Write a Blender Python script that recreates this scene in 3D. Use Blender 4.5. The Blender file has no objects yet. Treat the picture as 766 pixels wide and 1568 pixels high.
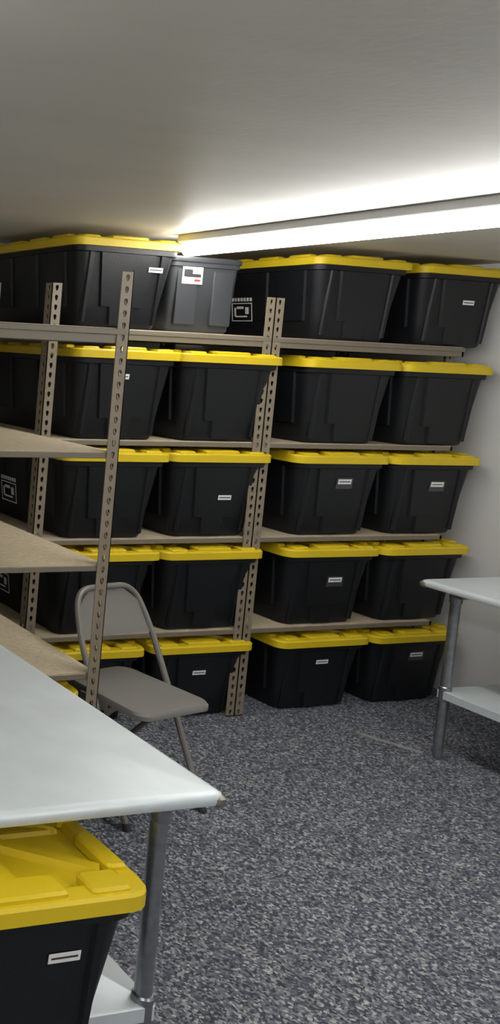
import bpy, bmesh, math, random
import numpy as np
from mathutils import Vector, Matrix
random.seed(3)
scene=bpy.context.scene
# ---------------------------------------------------------------- materials
def new_mat(name,base,rough=.5,metal=0.,noise=None,bump=None,spec=.5):
    m=bpy.data.materials.new(name);m.use_nodes=True
    nt=m.node_tree;b=nt.nodes['Principled BSDF']
    b.inputs['Base Color'].default_value=(*base,1);b.inputs['Roughness'].default_value=rough
    b.inputs['Metallic'].default_value=metal;b.inputs['Specular IOR Level'].default_value=spec
    tc=nt.nodes.new('ShaderNodeTexCoord')
    if noise:
        sc,amt,stretch=noise
        mp=nt.nodes.new('ShaderNodeMapping');mp.inputs['Scale'].default_value=stretch
        nt.links.new(tc.outputs['Object'],mp.inputs['Vector'])
        n=nt.nodes.new('ShaderNodeTexNoise');n.inputs['Scale'].default_value=sc;n.inputs['Detail'].default_value=5
        nt.links.new(mp.outputs[0],n.inputs['Vector'])
        r=nt.nodes.new('ShaderNodeValToRGB')
        r.color_ramp.elements[0].position=.3;r.color_ramp.elements[1].position=.7
        r.color_ramp.elements[0].color=tuple(c*(1-amt) for c in base)+(1,)
        r.color_ramp.elements[1].color=tuple(min(1,c*(1+amt)) for c in base)+(1,)
        nt.links.new(n.outputs['Fac'],r.inputs[0]);nt.links.new(r.outputs[0],b.inputs['Base Color'])
    if bump:
        sc,st=bump
        n=nt.nodes.new('ShaderNodeTexNoise');n.inputs['Scale'].default_value=sc;n.inputs['Detail'].default_value=3
        nt.links.new(tc.outputs['Object'],n.inputs['Vector'])
        bp=nt.nodes.new('ShaderNodeBump');bp.inputs['Strength'].default_value=st;bp.inputs['Distance'].default_value=.002
        nt.links.new(n.outputs['Fac'],bp.inputs['Height']);nt.links.new(bp.outputs[0],b.inputs['Normal'])
    return m
M={}
M['black']=new_mat('black_plastic',(.0072,.008,.0100),.45,bump=(180,.25),spec=.3)
M['yellow']=new_mat('yellow_plastic',(.67,.49,.014),.42,noise=(6,.05,(1,1,1)),spec=.35)
M['gray']=new_mat('gray_plastic',(.046,.049,.054),.45,spec=.35)
M['label']=new_mat('label_paper',(.8,.8,.8),.6)
M['ink']=new_mat('label_ink',(.03,.03,.03),.6)
M['red']=new_mat('label_red',(.5,.03,.03),.6)
M['tape']=new_mat('label_tape',(.05,.05,.055),.25)
M['post']=new_mat('rack_steel_paint',(.23,.19,.135),.5,noise=(20,.08,(1,1,1)))
M['beam']=new_mat('rack_beam_paint',(.18,.155,.115),.45)
M['board']=new_mat('particle_board',(.50,.42,.29),.7,noise=(60,.13,(1,1,1)))
M['steel']=new_mat('brushed_steel',(.64,.70,.73),.42,.25,noise=(9,.05,(1,1,1)))
M['leg']=new_mat('galvanised_tube',(.30,.32,.34),.33,.85,noise=(40,.15,(1,1,1)))
M['cap']=new_mat('worn_corner_metal',(.30,.27,.23),.4,.7,noise=(50,.4,(1,1,1)))
M['chair']=new_mat('chair_paint',(.18,.17,.155),.4)
M['vinyl']=new_mat('chair_pad',(.19,.18,.17),.5,bump=(300,.2))
M['wall']=new_mat('wall_paint',(.64,.64,.635),.7,noise=(2,.03,(1,1,1)),bump=(60,.15))
M['ceil']=new_mat('ceiling_paint',(.67,.65,.595),.48,noise=(1.3,.04,(1,5,1)),bump=(45,.25))
M['house']=new_mat('fixture_metal',(.40,.40,.40),.4)
M['rubber']=new_mat('rubber_foot',(.03,.03,.03),.7)
M['strip']=new_mat('reflected_light_strip',(.26,.26,.27),.6,noise=(40,.3,(1,1,1)))  # pale mottled colour painted in for light reflected off the floor
def floor_mat():
    m=bpy.data.materials.new('flake_floor');m.use_nodes=True
    nt=m.node_tree;b=nt.nodes['Principled BSDF'];b.inputs['Roughness'].default_value=.75
    b.inputs['Specular IOR Level'].default_value=.3
    tc=nt.nodes.new('ShaderNodeTexCoord')
    nz=nt.nodes.new('ShaderNodeTexNoise');nz.inputs['Scale'].default_value=60
    nt.links.new(tc.outputs['Object'],nz.inputs['Vector'])
    mx=nt.nodes.new('ShaderNodeMixRGB');mx.inputs[0].default_value=.012
    nt.links.new(tc.outputs['Object'],mx.inputs[1]);nt.links.new(nz.outputs['Color'],mx.inputs[2])
    v=nt.nodes.new('ShaderNodeTexVoronoi');v.inputs['Scale'].default_value=145
    nt.links.new(mx.outputs[0],v.inputs['Vector'])
    sep=nt.nodes.new('ShaderNodeSeparateColor');nt.links.new(v.outputs['Color'],sep.inputs[0])
    r=nt.nodes.new('ShaderNodeValToRGB');cr=r.color_ramp;cr.interpolation='CONSTANT'
    cols=[(0,(.044,.047,.064)),(.2,(.072,.082,.114)),(.4,(.12,.132,.165)),(.6,(.19,.20,.224)),(.8,(.31,.315,.33)),(.94,(.46,.455,.45))]
    cr.elements[0].position=0;cr.elements[0].color=(*cols[0][1],1)
    cr.elements[1].position=cols[1][0];cr.elements[1].color=(*cols[1][1],1)
    for p,c in cols[2:]:
        e=cr.elements.new(p);e.color=(*c,1)
    nt.links.new(sep.outputs[0],r.inputs[0]);nt.links.new(r.outputs[0],b.inputs['Base Color'])
    bp=nt.nodes.new('ShaderNodeBump');bp.inputs['Strength'].default_value=.4;bp.inputs['Distance'].default_value=.002
    nt.links.new(sep.outputs[1],bp.inputs['Height']);nt.links.new(bp.outputs[0],b.inputs['Normal'])
    return m
M['floor']=floor_mat()
def emis(name,col,st):
    m=bpy.data.materials.new(name);m.use_nodes=True;b=m.node_tree.nodes['Principled BSDF']
    b.inputs['Base Color'].default_value=(*col,1)
    b.inputs['Emission Color'].default_value=(*col,1);b.inputs['Emission Strength'].default_value=st
    return m
M['tube']=emis('lit_diffuser',(1,.985,.95),34)
# ---------------------------------------------------------------- builder
class B:
    def __init__(s): s.v=[];s.f=[];s.m=[];s.mats=[]
    def mi(s,k):
        if k not in s.mats:s.mats.append(k)
        return s.mats.index(k)
    def add(s,vs,fs,k):
        o=len(s.v);s.v+= [tuple(v) for v in vs];i=s.mi(k)
        for f in fs:s.f.append([a+o for a in f]);s.m.append(i)
    def box(s,x0,x1,y0,y1,z0,z1,k,c=0.):
        if c<=0:
            vs=[(x,y,z) for z in(z0,z1) for y in(y0,y1) for x in(x0,x1)]
            s.add(vs,[(0,2,3,1),(4,5,7,6),(0,1,5,4),(2,6,7,3),(0,4,6,2),(1,3,7,5)],k)
        else:
            hx,hy=(x1-x0)/2,(y1-y0)/2;cx,cy=(x0+x1)/2,(y0+y1)/2
            s.loft([rr(hx-c,hy-c,c*.5,z0,cx,cy),rr(hx,hy,c,z0+c,cx,cy),rr(hx,hy,c,z1-c,cx,cy),rr(hx-c,hy-c,c*.5,z1,cx,cy)],k,True,True)
    def loft(s,loops,k,cap0=False,cap1=False):
        n=len(loops[0]);vs=[p for l in loops for p in l];fs=[]
        for i in range(len(loops)-1):
            for j in range(n):
                a=i*n+j;b_=i*n+(j+1)%n;fs.append((a,b_,b_+n,a+n))
        if cap0:fs.append(tuple(range(n-1,-1,-1)))
        if cap1:fs.append(tuple((len(loops)-1)*n+j for j in range(n)))
        s.add(vs,fs,k)
    def tube(s,pts,r,k,seg=10,cap=True,rad=None):
        P=[Vector(p) for p in pts];loops=[];u=None
        for i,p in enumerate(P):
            t=(P[min(i+1,len(P)-1)]-P[max(i-1,0)]).normalized()
            if u is None:
                u=t.orthogonal().normalized()
            u=(u-t*u.dot(t)).normalized();w=t.cross(u)
            rr_=rad[i] if rad else r
            loops.append([p+u*math.cos(2*math.pi*j/seg)*rr_+w*math.sin(2*math.pi*j/seg)*rr_ for j in range(seg)])
        s.loft(loops,k,cap,cap)
    def obj(s,name,loc=(0,0,0),smooth=True,mesh=None,rz=0,sc=1):
        me=bpy.data.meshes.new(name+'_mesh');me.from_pydata(s.v,[],s.f)
        for k in s.mats:me.materials.append(M[k])
        me.polygons.foreach_set('material_index',s.m)
        bm=bmesh.new();bm.from_mesh(me);bmesh.ops.recalc_face_normals(bm,faces=bm.faces);bm.to_mesh(me);bm.free()
        if smooth:
            me.polygons.foreach_set('use_smooth',[True]*len(me.polygons))
            try: me.set_sharp_from_angle(angle=math.radians(35))
            except Exception: pass
        me.update()
        return place(name,me,loc,rz,sc)
def place(name,me,loc,rz=0,sc=1,parent=None):
    o=bpy.data.objects.new(name,me);scene.collection.objects.link(o)
    o.location=loc;o.rotation_euler=(0,0,rz);o.scale=(sc,sc,sc)
    if parent:o.parent=parent
    return o
def rr(hx,hy,r,z,cx=0,cy=0,n=4):
    pts=[];r=max(min(r,hx,hy),1e-4)
    for q,(sx,sy) in enumerate(((1,1),(-1,1),(-1,-1),(1,-1))):
        for i in range(n+1):
            a=math.pi/2*(q+i/n)
            pts.append((cx+sx*(hx-r)+r*math.cos(a),cy+sy*(hy-r)+r*math.sin(a),z))
    return pts
def smooth_path(pts,r,n=6):
    P=[Vector(p) for p in pts];out=[P[0]]
    for i in range(1,len(P)-1):
        a=(P[i-1]-P[i]);b=(P[i+1]-P[i]);d=min(r,a.length*.49,b.length*.49)
        p0=P[i]+a.normalized()*d;p1=P[i]+b.normalized()*d
        for j in range(n+1):
            t=j/n;out.append(p0*(1-t)**2+P[i]*2*t*(1-t)+p1*t*t)
    out.append(P[-1]);return out
# ---------------------------------------------------------------- storage tote
HB=.31;BX,TX,BY,TY=.188,.045,.318,.035
def hx(z):return BX+TX*z/HB
def hy(z):return BY+TY*z/HB
def tote_mesh(body='black',lid='yellow'):
    b=B()
    L=[rr(BX-.014,BY-.016,.035,0),rr(hx(0)-.003,hy(0)-.003,.04,.004),rr(hx(.012),hy(.012),.042,.012)]
    for z in(.1,.2,.295):L.append(rr(hx(z),hy(z),.045,z))
    L+=[rr(hx(.295)+.012,hy(.295)+.012,.05,.298),rr(hx(.295)+.014,hy(.295)+.014,.05,.328)]
    b.loft(L,body,True,True)
    def panel(axis,sgn,c,w0,w1,z0,z1,t):
        vs=[]
        for (z,w) in((z0,w0),(z1,w1)):
            d=(hy(z) if axis=='y' else hx(z))
            for (ww,dd) in((w+.006,-.002),(w,t)):
                for s_ in(-1,1):
                    a=c+s_*ww;e=(d+dd)*sgn
                    vs.append((a,e,z) if axis=='y' else (e,a,z))
        fs=[(2,3,7,6),(0,2,6,4),(3,1,5,7),(0,1,3,2),(4,6,7,5),(0,4,5,1)]
        b.add(vs,fs,body)
    for s_ in(-1,1):
        panel('y',s_,0,.095,.125,.085,.296,.009)
        panel('y',s_,0,.045,.055,.012,.086,.009)
        panel('y',s_,-.165,.006,.01,.02,.296,.006);panel('y',s_,.165,.006,.01,.02,.296,.006)
        for c in(-.2,0,.2):
            panel('x',s_,c,.06,.075,.08,.296,.009)
    X,Y=.26,.375;z0=.318
    L=[rr(X-.008,Y-.008,.04,z0),rr(X,Y,.045,z0+.001),rr(X,Y,.045,z0+.029),rr(X-.005,Y-.005,.042,z0+.035),rr(X-.036,Y-.04,.03,z0+.035),rr(X-.043,Y-.047,.028,z0+.022)]
    b.loft(L,lid,True,True)
    def pad(x0,x1,y0,y1,za,z1,c=.005):
        cx,cy=(x0+x1)/2,(y0+y1)/2;ax,ay=(x1-x0)/2,(y1-y0)/2
        b.loft([rr(ax,ay,.008,za,cx,cy,2),rr(ax,ay,.008,z1-c,cx,cy,2),rr(ax-c,ay-c,.006,z1,cx,cy,2)],lid,False,True)
    for s_ in(-1,1):
        y0,y1=sorted((s_*(Y-.012),s_*(Y-.07)))
        pad(-.085,.085,y0,y1,z0+.025,z0+.047);pad(-.215,-.135,y0,y1,z0+.025,z0+.043);pad(.135,.215,y0,y1,z0+.025,z0+.043)
        x0,x1=sorted((s_*(X-.010),s_*(X-.052)))
        for c in(-.25,-.085,.085,.25):pad(x0,x1,c-.055,c+.055,z0+.025,z0+.046)
    def rib(p,q,w=.012,z1=z0+.036):
        p=Vector((*p,0));q=Vector((*q,0));d=(q-p).normalized();n=Vector((-d.y,d.x,0))
        vs=[]
        for z,ww in((z0+.020,w+.005),(z1,w)):
            for e in(p-n*ww,q-n*ww,q+n*ww,p+n*ww):vs.append((e.x,e.y,z))
        b.add(vs,[(4,5,6,7),(0,1,5,4),(1,2,6,5),(2,3,7,6),(3,0,4,7)],lid)
    ys=[-.29,-.145,0,.145,.29]
    for i in range(4):
        a,c=ys[i],ys[i+1]
        rib((-.20,a),(0,c));rib((.20,a),(0,c))
    rib((0,-.3),(0,.3),.016,z0+.038)
    for y in(-.145,.145):rib((-.2,y),(.2,y),.006,z0+.030)
    return b
tb=tote_mesh();_o=tb.obj('tmp');TOTE=_o.data;TOTE.name='storage_tote_mesh';bpy.data.objects.remove(_o)
def label_mesh(w,h,kind):
    b=B()
    if kind=='tape':
        b.box(-w*.62,w*.62,-.0006,0,-h*1.5,h*.8,'tape')
    b.box(-w/2,w/2,-.0014,-.0004,-h/2,h/2,'label')
    b.box(-w*.42,w*.42,-.0018,-.001,-h*.10,h*.10,'ink')
    if kind=='big':
        b.box(-w*.42,0,-.0019,-.001,h*.05,h*.35,'ink');b.box(w*.1,w*.4,-.0019,-.001,-h*.35,-h*.22,'red')
    return b
def print_mesh():
    b=B()
    for i in range(7): b.box(-.06+i*.018,-.06+i*.018+.012,-.001,0,.040,.056,'label')
    for (x0,x1,z0,z1) in((-.06,.06,.028,.032),(-.06,-.056,-.05,.028),(.056,.06,-.05,.028),(-.06,.06,-.054,-.05),(-.04,.03,-.035,-.028),(-.045,-.035,-.03,.01),(.02,.04,-.02,.012),(-.03,.01,.004,.016)):
        b.box(x0,x1,-.001,0,z0,z1,'label')
    return b
LB={}
for k,(w,h) in {'small':(.066,.020),'tape':(.072,.021),'big':(.10,.07)}.items():
    o=label_mesh(w,h,k).obj('t',smooth=False);LB[k]=o.data;bpy.data.objects.remove(o)
o=print_mesh().obj('t',smooth=False);PRINT=o.data;bpy.data.objects.remove(o)
SLY=math.atan(TY/HB);SLX=math.atan(TX/HB)
def tote(x_right,y_front,z,label=None,side=False,rz=0,sz=1,name='storage_tote'):
    cx=x_right-.26;cy=y_front+.375
    o=place(name,TOTE,(cx,cy,z),rz);o.scale=(1,1,sz)
    if label:
        kind,lx,lz=label
        l=place('paper_label',LB[kind],(lx,-hy(lz)-.0107,lz),0,1,o);l.rotation_euler=(SLY,0,0)
    if side:
        l=place('printed_graphic',PRINT,(-hx(.13)-.0105,.07,.13),0,1,o);l.rotation_euler=(SLX,0,-math.pi/2)
    return o
# ---------------------------------------------------------------- racks
def flange(b,o,u,n,W,H,k,th=.003):
    """perforated strip: origin o, width dir u, thickness dir n"""
    o=Vector(o);u=Vector(u);n=Vector(n);pitch=.0381
    N=int(H/pitch);pitch=H/N
    out=[(-1,-1),(0,-1),(1,-1),(1,0),(1,1),(0,1),(-1,1),(-1,0)]
    hol=[(-.14,-.55),(0,-.62),(.14,-.55),(.34,.12),(.24,.48),(0,.58),(-.24,.48),(-.34,.12)]
    for i in range(N):
        c=o+u*(W/2)+Vector((0,0,pitch*(i+.5)))
        vs=[]
        for t in(0,th):
            for L in(out,hol):
                for(a,z) in L:vs.append(c+u*(a*W/2)+Vector((0,0,z*pitch/2))+n*t)
        fs=[]
        for j in range(8):
            q=(j+1)%8
            fs+=[(j,q,8+q,8+j),(16+j,24+j,24+q,16+q),(8+j,8+q,24+q,24+j)]
        fs+=[(3,2,18,19),(4,3,19,20),(7,6,22,23),(0,7,23,16)]
        b.add(vs,fs,k)
def rack(name,x0,x1,y0,y1,H,levels,fw=.044,inset=0.,bhs=None):
    b=B()
    for(x,sx) in((x0,1),(x1,-1)):
        for(y,sy) in((y0,1),(y1,-1)):
            if inset and x==x1 and y==y0:y=y+inset
            flange(b,(x,y,0),(sx,0,0),(0,sy,0),fw,H,'post')
            flange(b,(x,y,0),(0,sy,0),(sx,0,0),fw,H,'post')
            b.box(min(x,x+sx*fw),max(x,x+sx*fw),min(y,y+sy*fw),max(y,y+sy*fw),0,.004,'post')
    for z in levels:
        bh=(bhs or {}).get(z,.022);e=.004
        b.box(x0+e,x1-e,y0+e,y0+e+.014,z-bh,z-.002,'beam',.002);b.box(x0+e,x1-e,y1-.018,y1-e,z-bh,z-.012,'beam',.002)
        b.box(x0+e,x0+e+.014,y0+e,y1-e,z-bh,z-.002,'beam',.002);b.box(x1-e-.014,x1-e,y0+e,y1-e,z-bh,z-.002,'beam',.002)
        if bh>.03:
            b.box(x0+e,x1-e,y0+e-.005,y0+e+.004,z-.022,z-.003,'beam',.002)
        b.box(x0+.008,x1-.008,y0+.008,y1-.008,z-.010,z,'board')
        b.box((x0+x1)/2-.02,(x0+x1)/2+.02,y0+.02,y1-.02,z-bh,z-.010,'beam')
    return b.obj(name,smooth=False)
RW=1.072
ZT=1.665;Z=[1.212,.799,.392,.0];SZ=[1.045,1.035,1.01,.955]
BH={ZT:.045,1.65:.05}
rack('steel_shelving_rack',-RW,-.0005,0,.62,1.83,[ZT]+Z[:3],bhs=BH)
rack('steel_shelving_rack',.0005,RW,0,.62,1.83,[ZT]+Z[:3],inset=.05,bhs=BH)
XA,YA=-1.192,-.628
rack('steel_shelving_rack',XA-RW,XA,YA,YA+.85,1.83,[1.65,1.248,.873,.505,.09],bhs=BH)
# ---------------------------------------------------------------- totes
YB=-.032
b1,b2,b3,b4=-.464,.057,.697,1.227
tote(-.487,YB,ZT,('small',.13,.24))
tote(.70,YB,ZT,None,True)
tote(1.285,YB+.01,ZT,('small',.03,.2))
labs={(0,0):('small',-.02,.25),(1,1):('small',.04,.17),(1,2):('tape',.02,.24),(1,3):('tape',.02,.23),
      (2,2):('tape',.03,.21),(3,1):('small',-.01,.22),(3,2):('small',.0,.24),(3,3):('tape',.01,.25)}
jit={(3,0):-.035,(0,0):.01,(0,2):.008}
for r in range(4):
    for c,bx in enumerate((b1,b2,b3,b4)):
        tote(bx+jit.get((r,c),0),YB+random.uniform(-.006,.006),Z[r],labs.get((r,c)),side=(c==0 and r in(1,2)),sz=SZ[r],rz=math.radians(random.uniform(-.5,.5)))
# gray tote on top: straighter walls, thin lid with handle lip
def gray_tote():
    b=B()
    P=[(0,.150,.28),(.012,.158,.288),(.27,.172,.303)]
    b.loft([rr(x,y,.03,z) for z,x,y in P]+[rr(.178,.309,.032,.272),rr(.178,.309,.032,.295)],'gray',True,True)
    for s_ in(-1,1):
        for c in(-.09,.09):b.box(c-.05,c+.05,s_*.296-.009,s_*.296+.009,.03,.26,'gray',.004)
    b.loft([rr(.182,.313,.034,.290),rr(.184,.315,.034,.293),rr(.184,.315,.034,.306),rr(.178,.309,.03,.312),rr(.15,.28,.03,.312),rr(.145,.275,.03,.304)],'gray',True,True)
    o=b.obj('gray_storage_tote',(-.312,.36,ZT+.002))
    l=place('paper_label',LB['big'],(-.07,-.3058,.235),0,1,o)
gray_tote()
tote(XA-.06,YA-.01,.09)
tote(-1.950,-1.815,.25,('small',.09,.235))
# ---------------------------------------------------------------- work tables
def work_table(x0,x1,y0,y1,ht,sz,insx=.06,insy=.06):
    b=B();t=.03
    hx,hy=(x1-x0)/2,(y1-y0)/2;cx,cy=(x0+x1)/2,(y0+y1)/2
    prof=[(0.012,-t),(0.003,-t+.003),(0,-t+.010),(0,-.012),(.003,-.005),(.010,-.0005),(.016,0)]
    b.loft([rr(hx-d,hy-d,.012,ht+z,cx,cy) for d,z in prof],'steel',True,True)
    b.box(cx-.05,cx+.05,y0+.1,y1-.1,ht-t-.02,ht-t,'leg');b.box(x0+.05,x1-.05,y0+.09,y0+.13,ht-t-.02,ht-t,'leg');b.box(x0+.05,x1-.05,y1-.13,y1-.09,ht-t-.02,ht-t,'leg')
    b.loft([rr(hx-insx+.02-d,hy-insy+.02-d,.01,sz+z,cx,cy) for d,z in((.006,-.035),(0,-.033),(0,-.003),(.004,0))],'steel',True,True)
    for x in(x0+insx,x1-insx):
        for y in(y0+insy,y1-insy):
            b.tube([(x,y,.05),(x,y,ht-t)],.0175,'leg',16)
            b.tube([(x,y,0),(x,y,.004),(x,y,.03),(x,y,.05)],.0,'leg',16,True,[.012,.014,.019,.0195])
            b.tube([(x,y,sz-.045),(x,y,sz-.04),(x,y,sz+.012),(x,y,sz+.016)],0,'leg',16,True,[.019,.022,.022,.019])
            b.tube([(x,y,ht-t-.05),(x,y,ht-t-.045),(x,y,ht-t)],0,'leg',16,True,[.019,.021,.023])
    # worn cap wrapped round each corner of the rolled edge
    for x in(x0,x1):
        for y in(y0,y1):
            sx=1 if x==x0 else -1;sy=1 if y==y0 else -1
            xa,xb=sorted((x-sx*.003,x+sx*.024));ya,yb=sorted((y-sy*.003,y+sy*.024))
            b.box(xa,xb,ya,yb,ht-t-.002,ht-.005,'cap',.008)
    return b.obj('steel_work_table')
HT=.72
work_table(-2.42,-1.722,-1.719,-.70,HT,.25,.10,.06)
work_table(.455,1.20,-1.75,-.388,HT,.285,.085,.085)
b=B();b.box(-1.93,-1.750,-.885,-.815,HT,HT+.055,'label',.003);b.obj('paper_box')
b=B();b.add([(.40,-.235,.001),(.425,-.225,.001),(.535,-.425,.001),(.51,-.435,.001),(.40,-.235,.004),(.425,-.225,.004),(.535,-.425,.004),(.51,-.435,.004)],[(0,3,2,1),(4,5,6,7),(0,1,5,4),(1,2,6,5),(2,3,7,6),(3,0,4,7)],'strip');b.obj('floor_reflection',smooth=False)  # thin added strip, its colour stands in for a light reflection on the floor
# ---------------------------------------------------------------- folding chair
def chair():
    b=B()
    def side(t): return (-.235+.40*t,0.835*t)
    w=.205
    def fp(x,t):
        y,z=side(t);return (x,y,z)
    path=[fp(-w,0),fp(-w,.55),fp(-w+.008,.80),fp(-w+.045,.985),fp(w-.045,.985),fp(w-.008,.80),fp(w,.55),fp(w,0)]
    b.tube(smooth_path(path,.085,8),.0125,'chair',10)
    path=[(-.18,.26,0),(-.18,-.10,.425),(.18,-.10,.425),(.18,.26,0)]
    b.tube(smooth_path(path,.03,4),.0115,'chair',10)
    b.tube([fp(-w,.13),fp(w,.13)],.009,'chair',8);b.tube([(-.18,.215,.055),(.18,.215,.055)],.009,'chair',8)
    for x in(-w,w):b.tube([fp(x,.0),fp(x,.03)],.016,'rubber',10)
    for x in(-.18,.18):b.tube([(x,.262,-.0),(x,.245,.02)],.015,'rubber',10)
    for x in(-.19,.19):b.box(x-.004,x+.004,-.08,.06,.40,.435,'chair',.002)
    L=[]
    for d,z in((.012,.424),(.0,.430),(0,.446),(.006,.455),(.03,.459)):
        L.append([(x*(.90+.10*(-y+.2)/.4),y,zz) for x,y,zz in rr(.197-d,.215-d,.06,z,0,-.035,6)])
    b.loft(L,'vinyl',True,True)
    n=14;front=[];rows=8
    for side_ in(0,1):
        for i in range(rows+1):
            t=.765+.205*i/rows
            ww=w-.006 if t<.82 else (w-.006)-.10*((t-.82)/.15)**2
            for j in range(n+1):
                u=-1+2*j/n;y,z=side(t)
                front.append((u*ww,y+.018*(1-u*u)+(.006 if side_ else -.004),z))
    fs=[];C=n+1;O=(rows+1)*C
    for i in range(rows):
        for j in range(n):
            a=i*C+j;fs.append((a,a+1,a+C+1,a+C));fs.append((O+a,O+a+C,O+a+C+1,O+a+1))
    for j in range(n):
        fs.append((j,O+j,O+j+1,j+1));a=rows*C+j;fs.append((a,a+1,O+a+1,O+a))
    for i in range(rows):
        a=i*C;fs.append((a,a+C,O+a+C,O+a));a=i*C+n;fs.append((a,O+a,O+a+C,a+C))
    b.add(front,fs,'chair')
    return b.obj('folding_chair',(-.970,-.495,0),True,None,math.radians(10),.87)
chair()
# ---------------------------------------------------------------- ceiling lights
CZ=2.062
def lamp(x,y0,y1):
    b=B()
    b.box(x-.045,x+.045,y0,y1,CZ-.032,CZ,'house',.004)
    n=14;loops=[]
    for y,s_ in((y0+.004,.8),(y0+.01,1),(y1-.01,1),(y1-.004,.8)):
        loops.append([(x+.034*s_*math.cos(math.pi+math.pi*j/n),y,CZ-.040+ .046*s_*math.sin(math.pi+math.pi*j/n)) for j in range(n+1)]+[(x+.034*s_,y,CZ-.031),(x-.034*s_,y,CZ-.031)])
    b.loft(loops,'tube',True,True)
    b.obj('ceiling_tube_light')
lamp(-.43,-2.4,.05)
lamp(-3.0,-4.6,-1.6)
lamp(-.6,-5.2,-2.9)  # unseen fixture behind the camera, added to brighten the room
# ---------------------------------------------------------------- room shell
X0,X1,Y0,Y1=-4.6,1.31,-5.6,.80
def shell(name,x0,x1,y0,y1,z0,z1,k):
    b=B();b.box(x0,x1,y0,y1,z0,z1,k);return b.obj(name,smooth=False)
shell('floor',X0-.1,X1+.1,Y0-.1,Y1+.1,-.1,0,'floor')
shell('ceiling',X0-.1,X1+.1,Y0-.1,Y1+.1,CZ,CZ+.1,'ceil')
shell('wall_back',X0-.1,X1+.1,Y1,Y1+.1,0,CZ,'wall')
shell('wall_right',X1,X1+.1,Y0,Y1,0,CZ,'wall')
shell('wall_left',X0-.1,X0,Y0,Y1,0,CZ,'wall')
shell('wall_front',X0-.1,X1+.1,Y0-.1,Y0,0,CZ,'wall')
# ---------------------------------------------------------------- world + camera
w=bpy.data.worlds.new('world');scene.world=w;w.use_nodes=True
w.node_tree.nodes['Background'].inputs[0].default_value=(.5,.5,.5,1);w.node_tree.nodes['Background'].inputs[1].default_value=.2
scene.view_settings.view_transform='Standard'
yaw,pitch,roll,f,px,py=.251,-.090,.048,1357.4,-400.0,628.67
C=np.array([-3.111,-3.101,1.584])
F=np.array([math.sin(yaw)*math.cos(pitch),math.cos(yaw)*math.cos(pitch),math.sin(pitch)])
R=np.array([math.cos(yaw),-math.sin(yaw),0.]);U=np.cross(R,F)
R2=R*math.cos(roll)+U*math.sin(roll);U2=-R*math.sin(roll)+U*math.cos(roll)
cam=bpy.data.cameras.new('camera');co=bpy.data.objects.new('camera',cam);scene.collection.objects.link(co)
mw=Matrix.Identity(4)
for i in range(3):
    mw[i][0]=R2[i];mw[i][1]=U2[i];mw[i][2]=-F[i];mw[i][3]=C[i]
co.matrix_world=mw
cam.sensor_fit='HORIZONTAL';cam.sensor_width=36;cam.lens=f/766*36
cam.shift_x=(383-px)/766;cam.shift_y=-(784-py)/766
cam.clip_start=.05
scene.camera=co
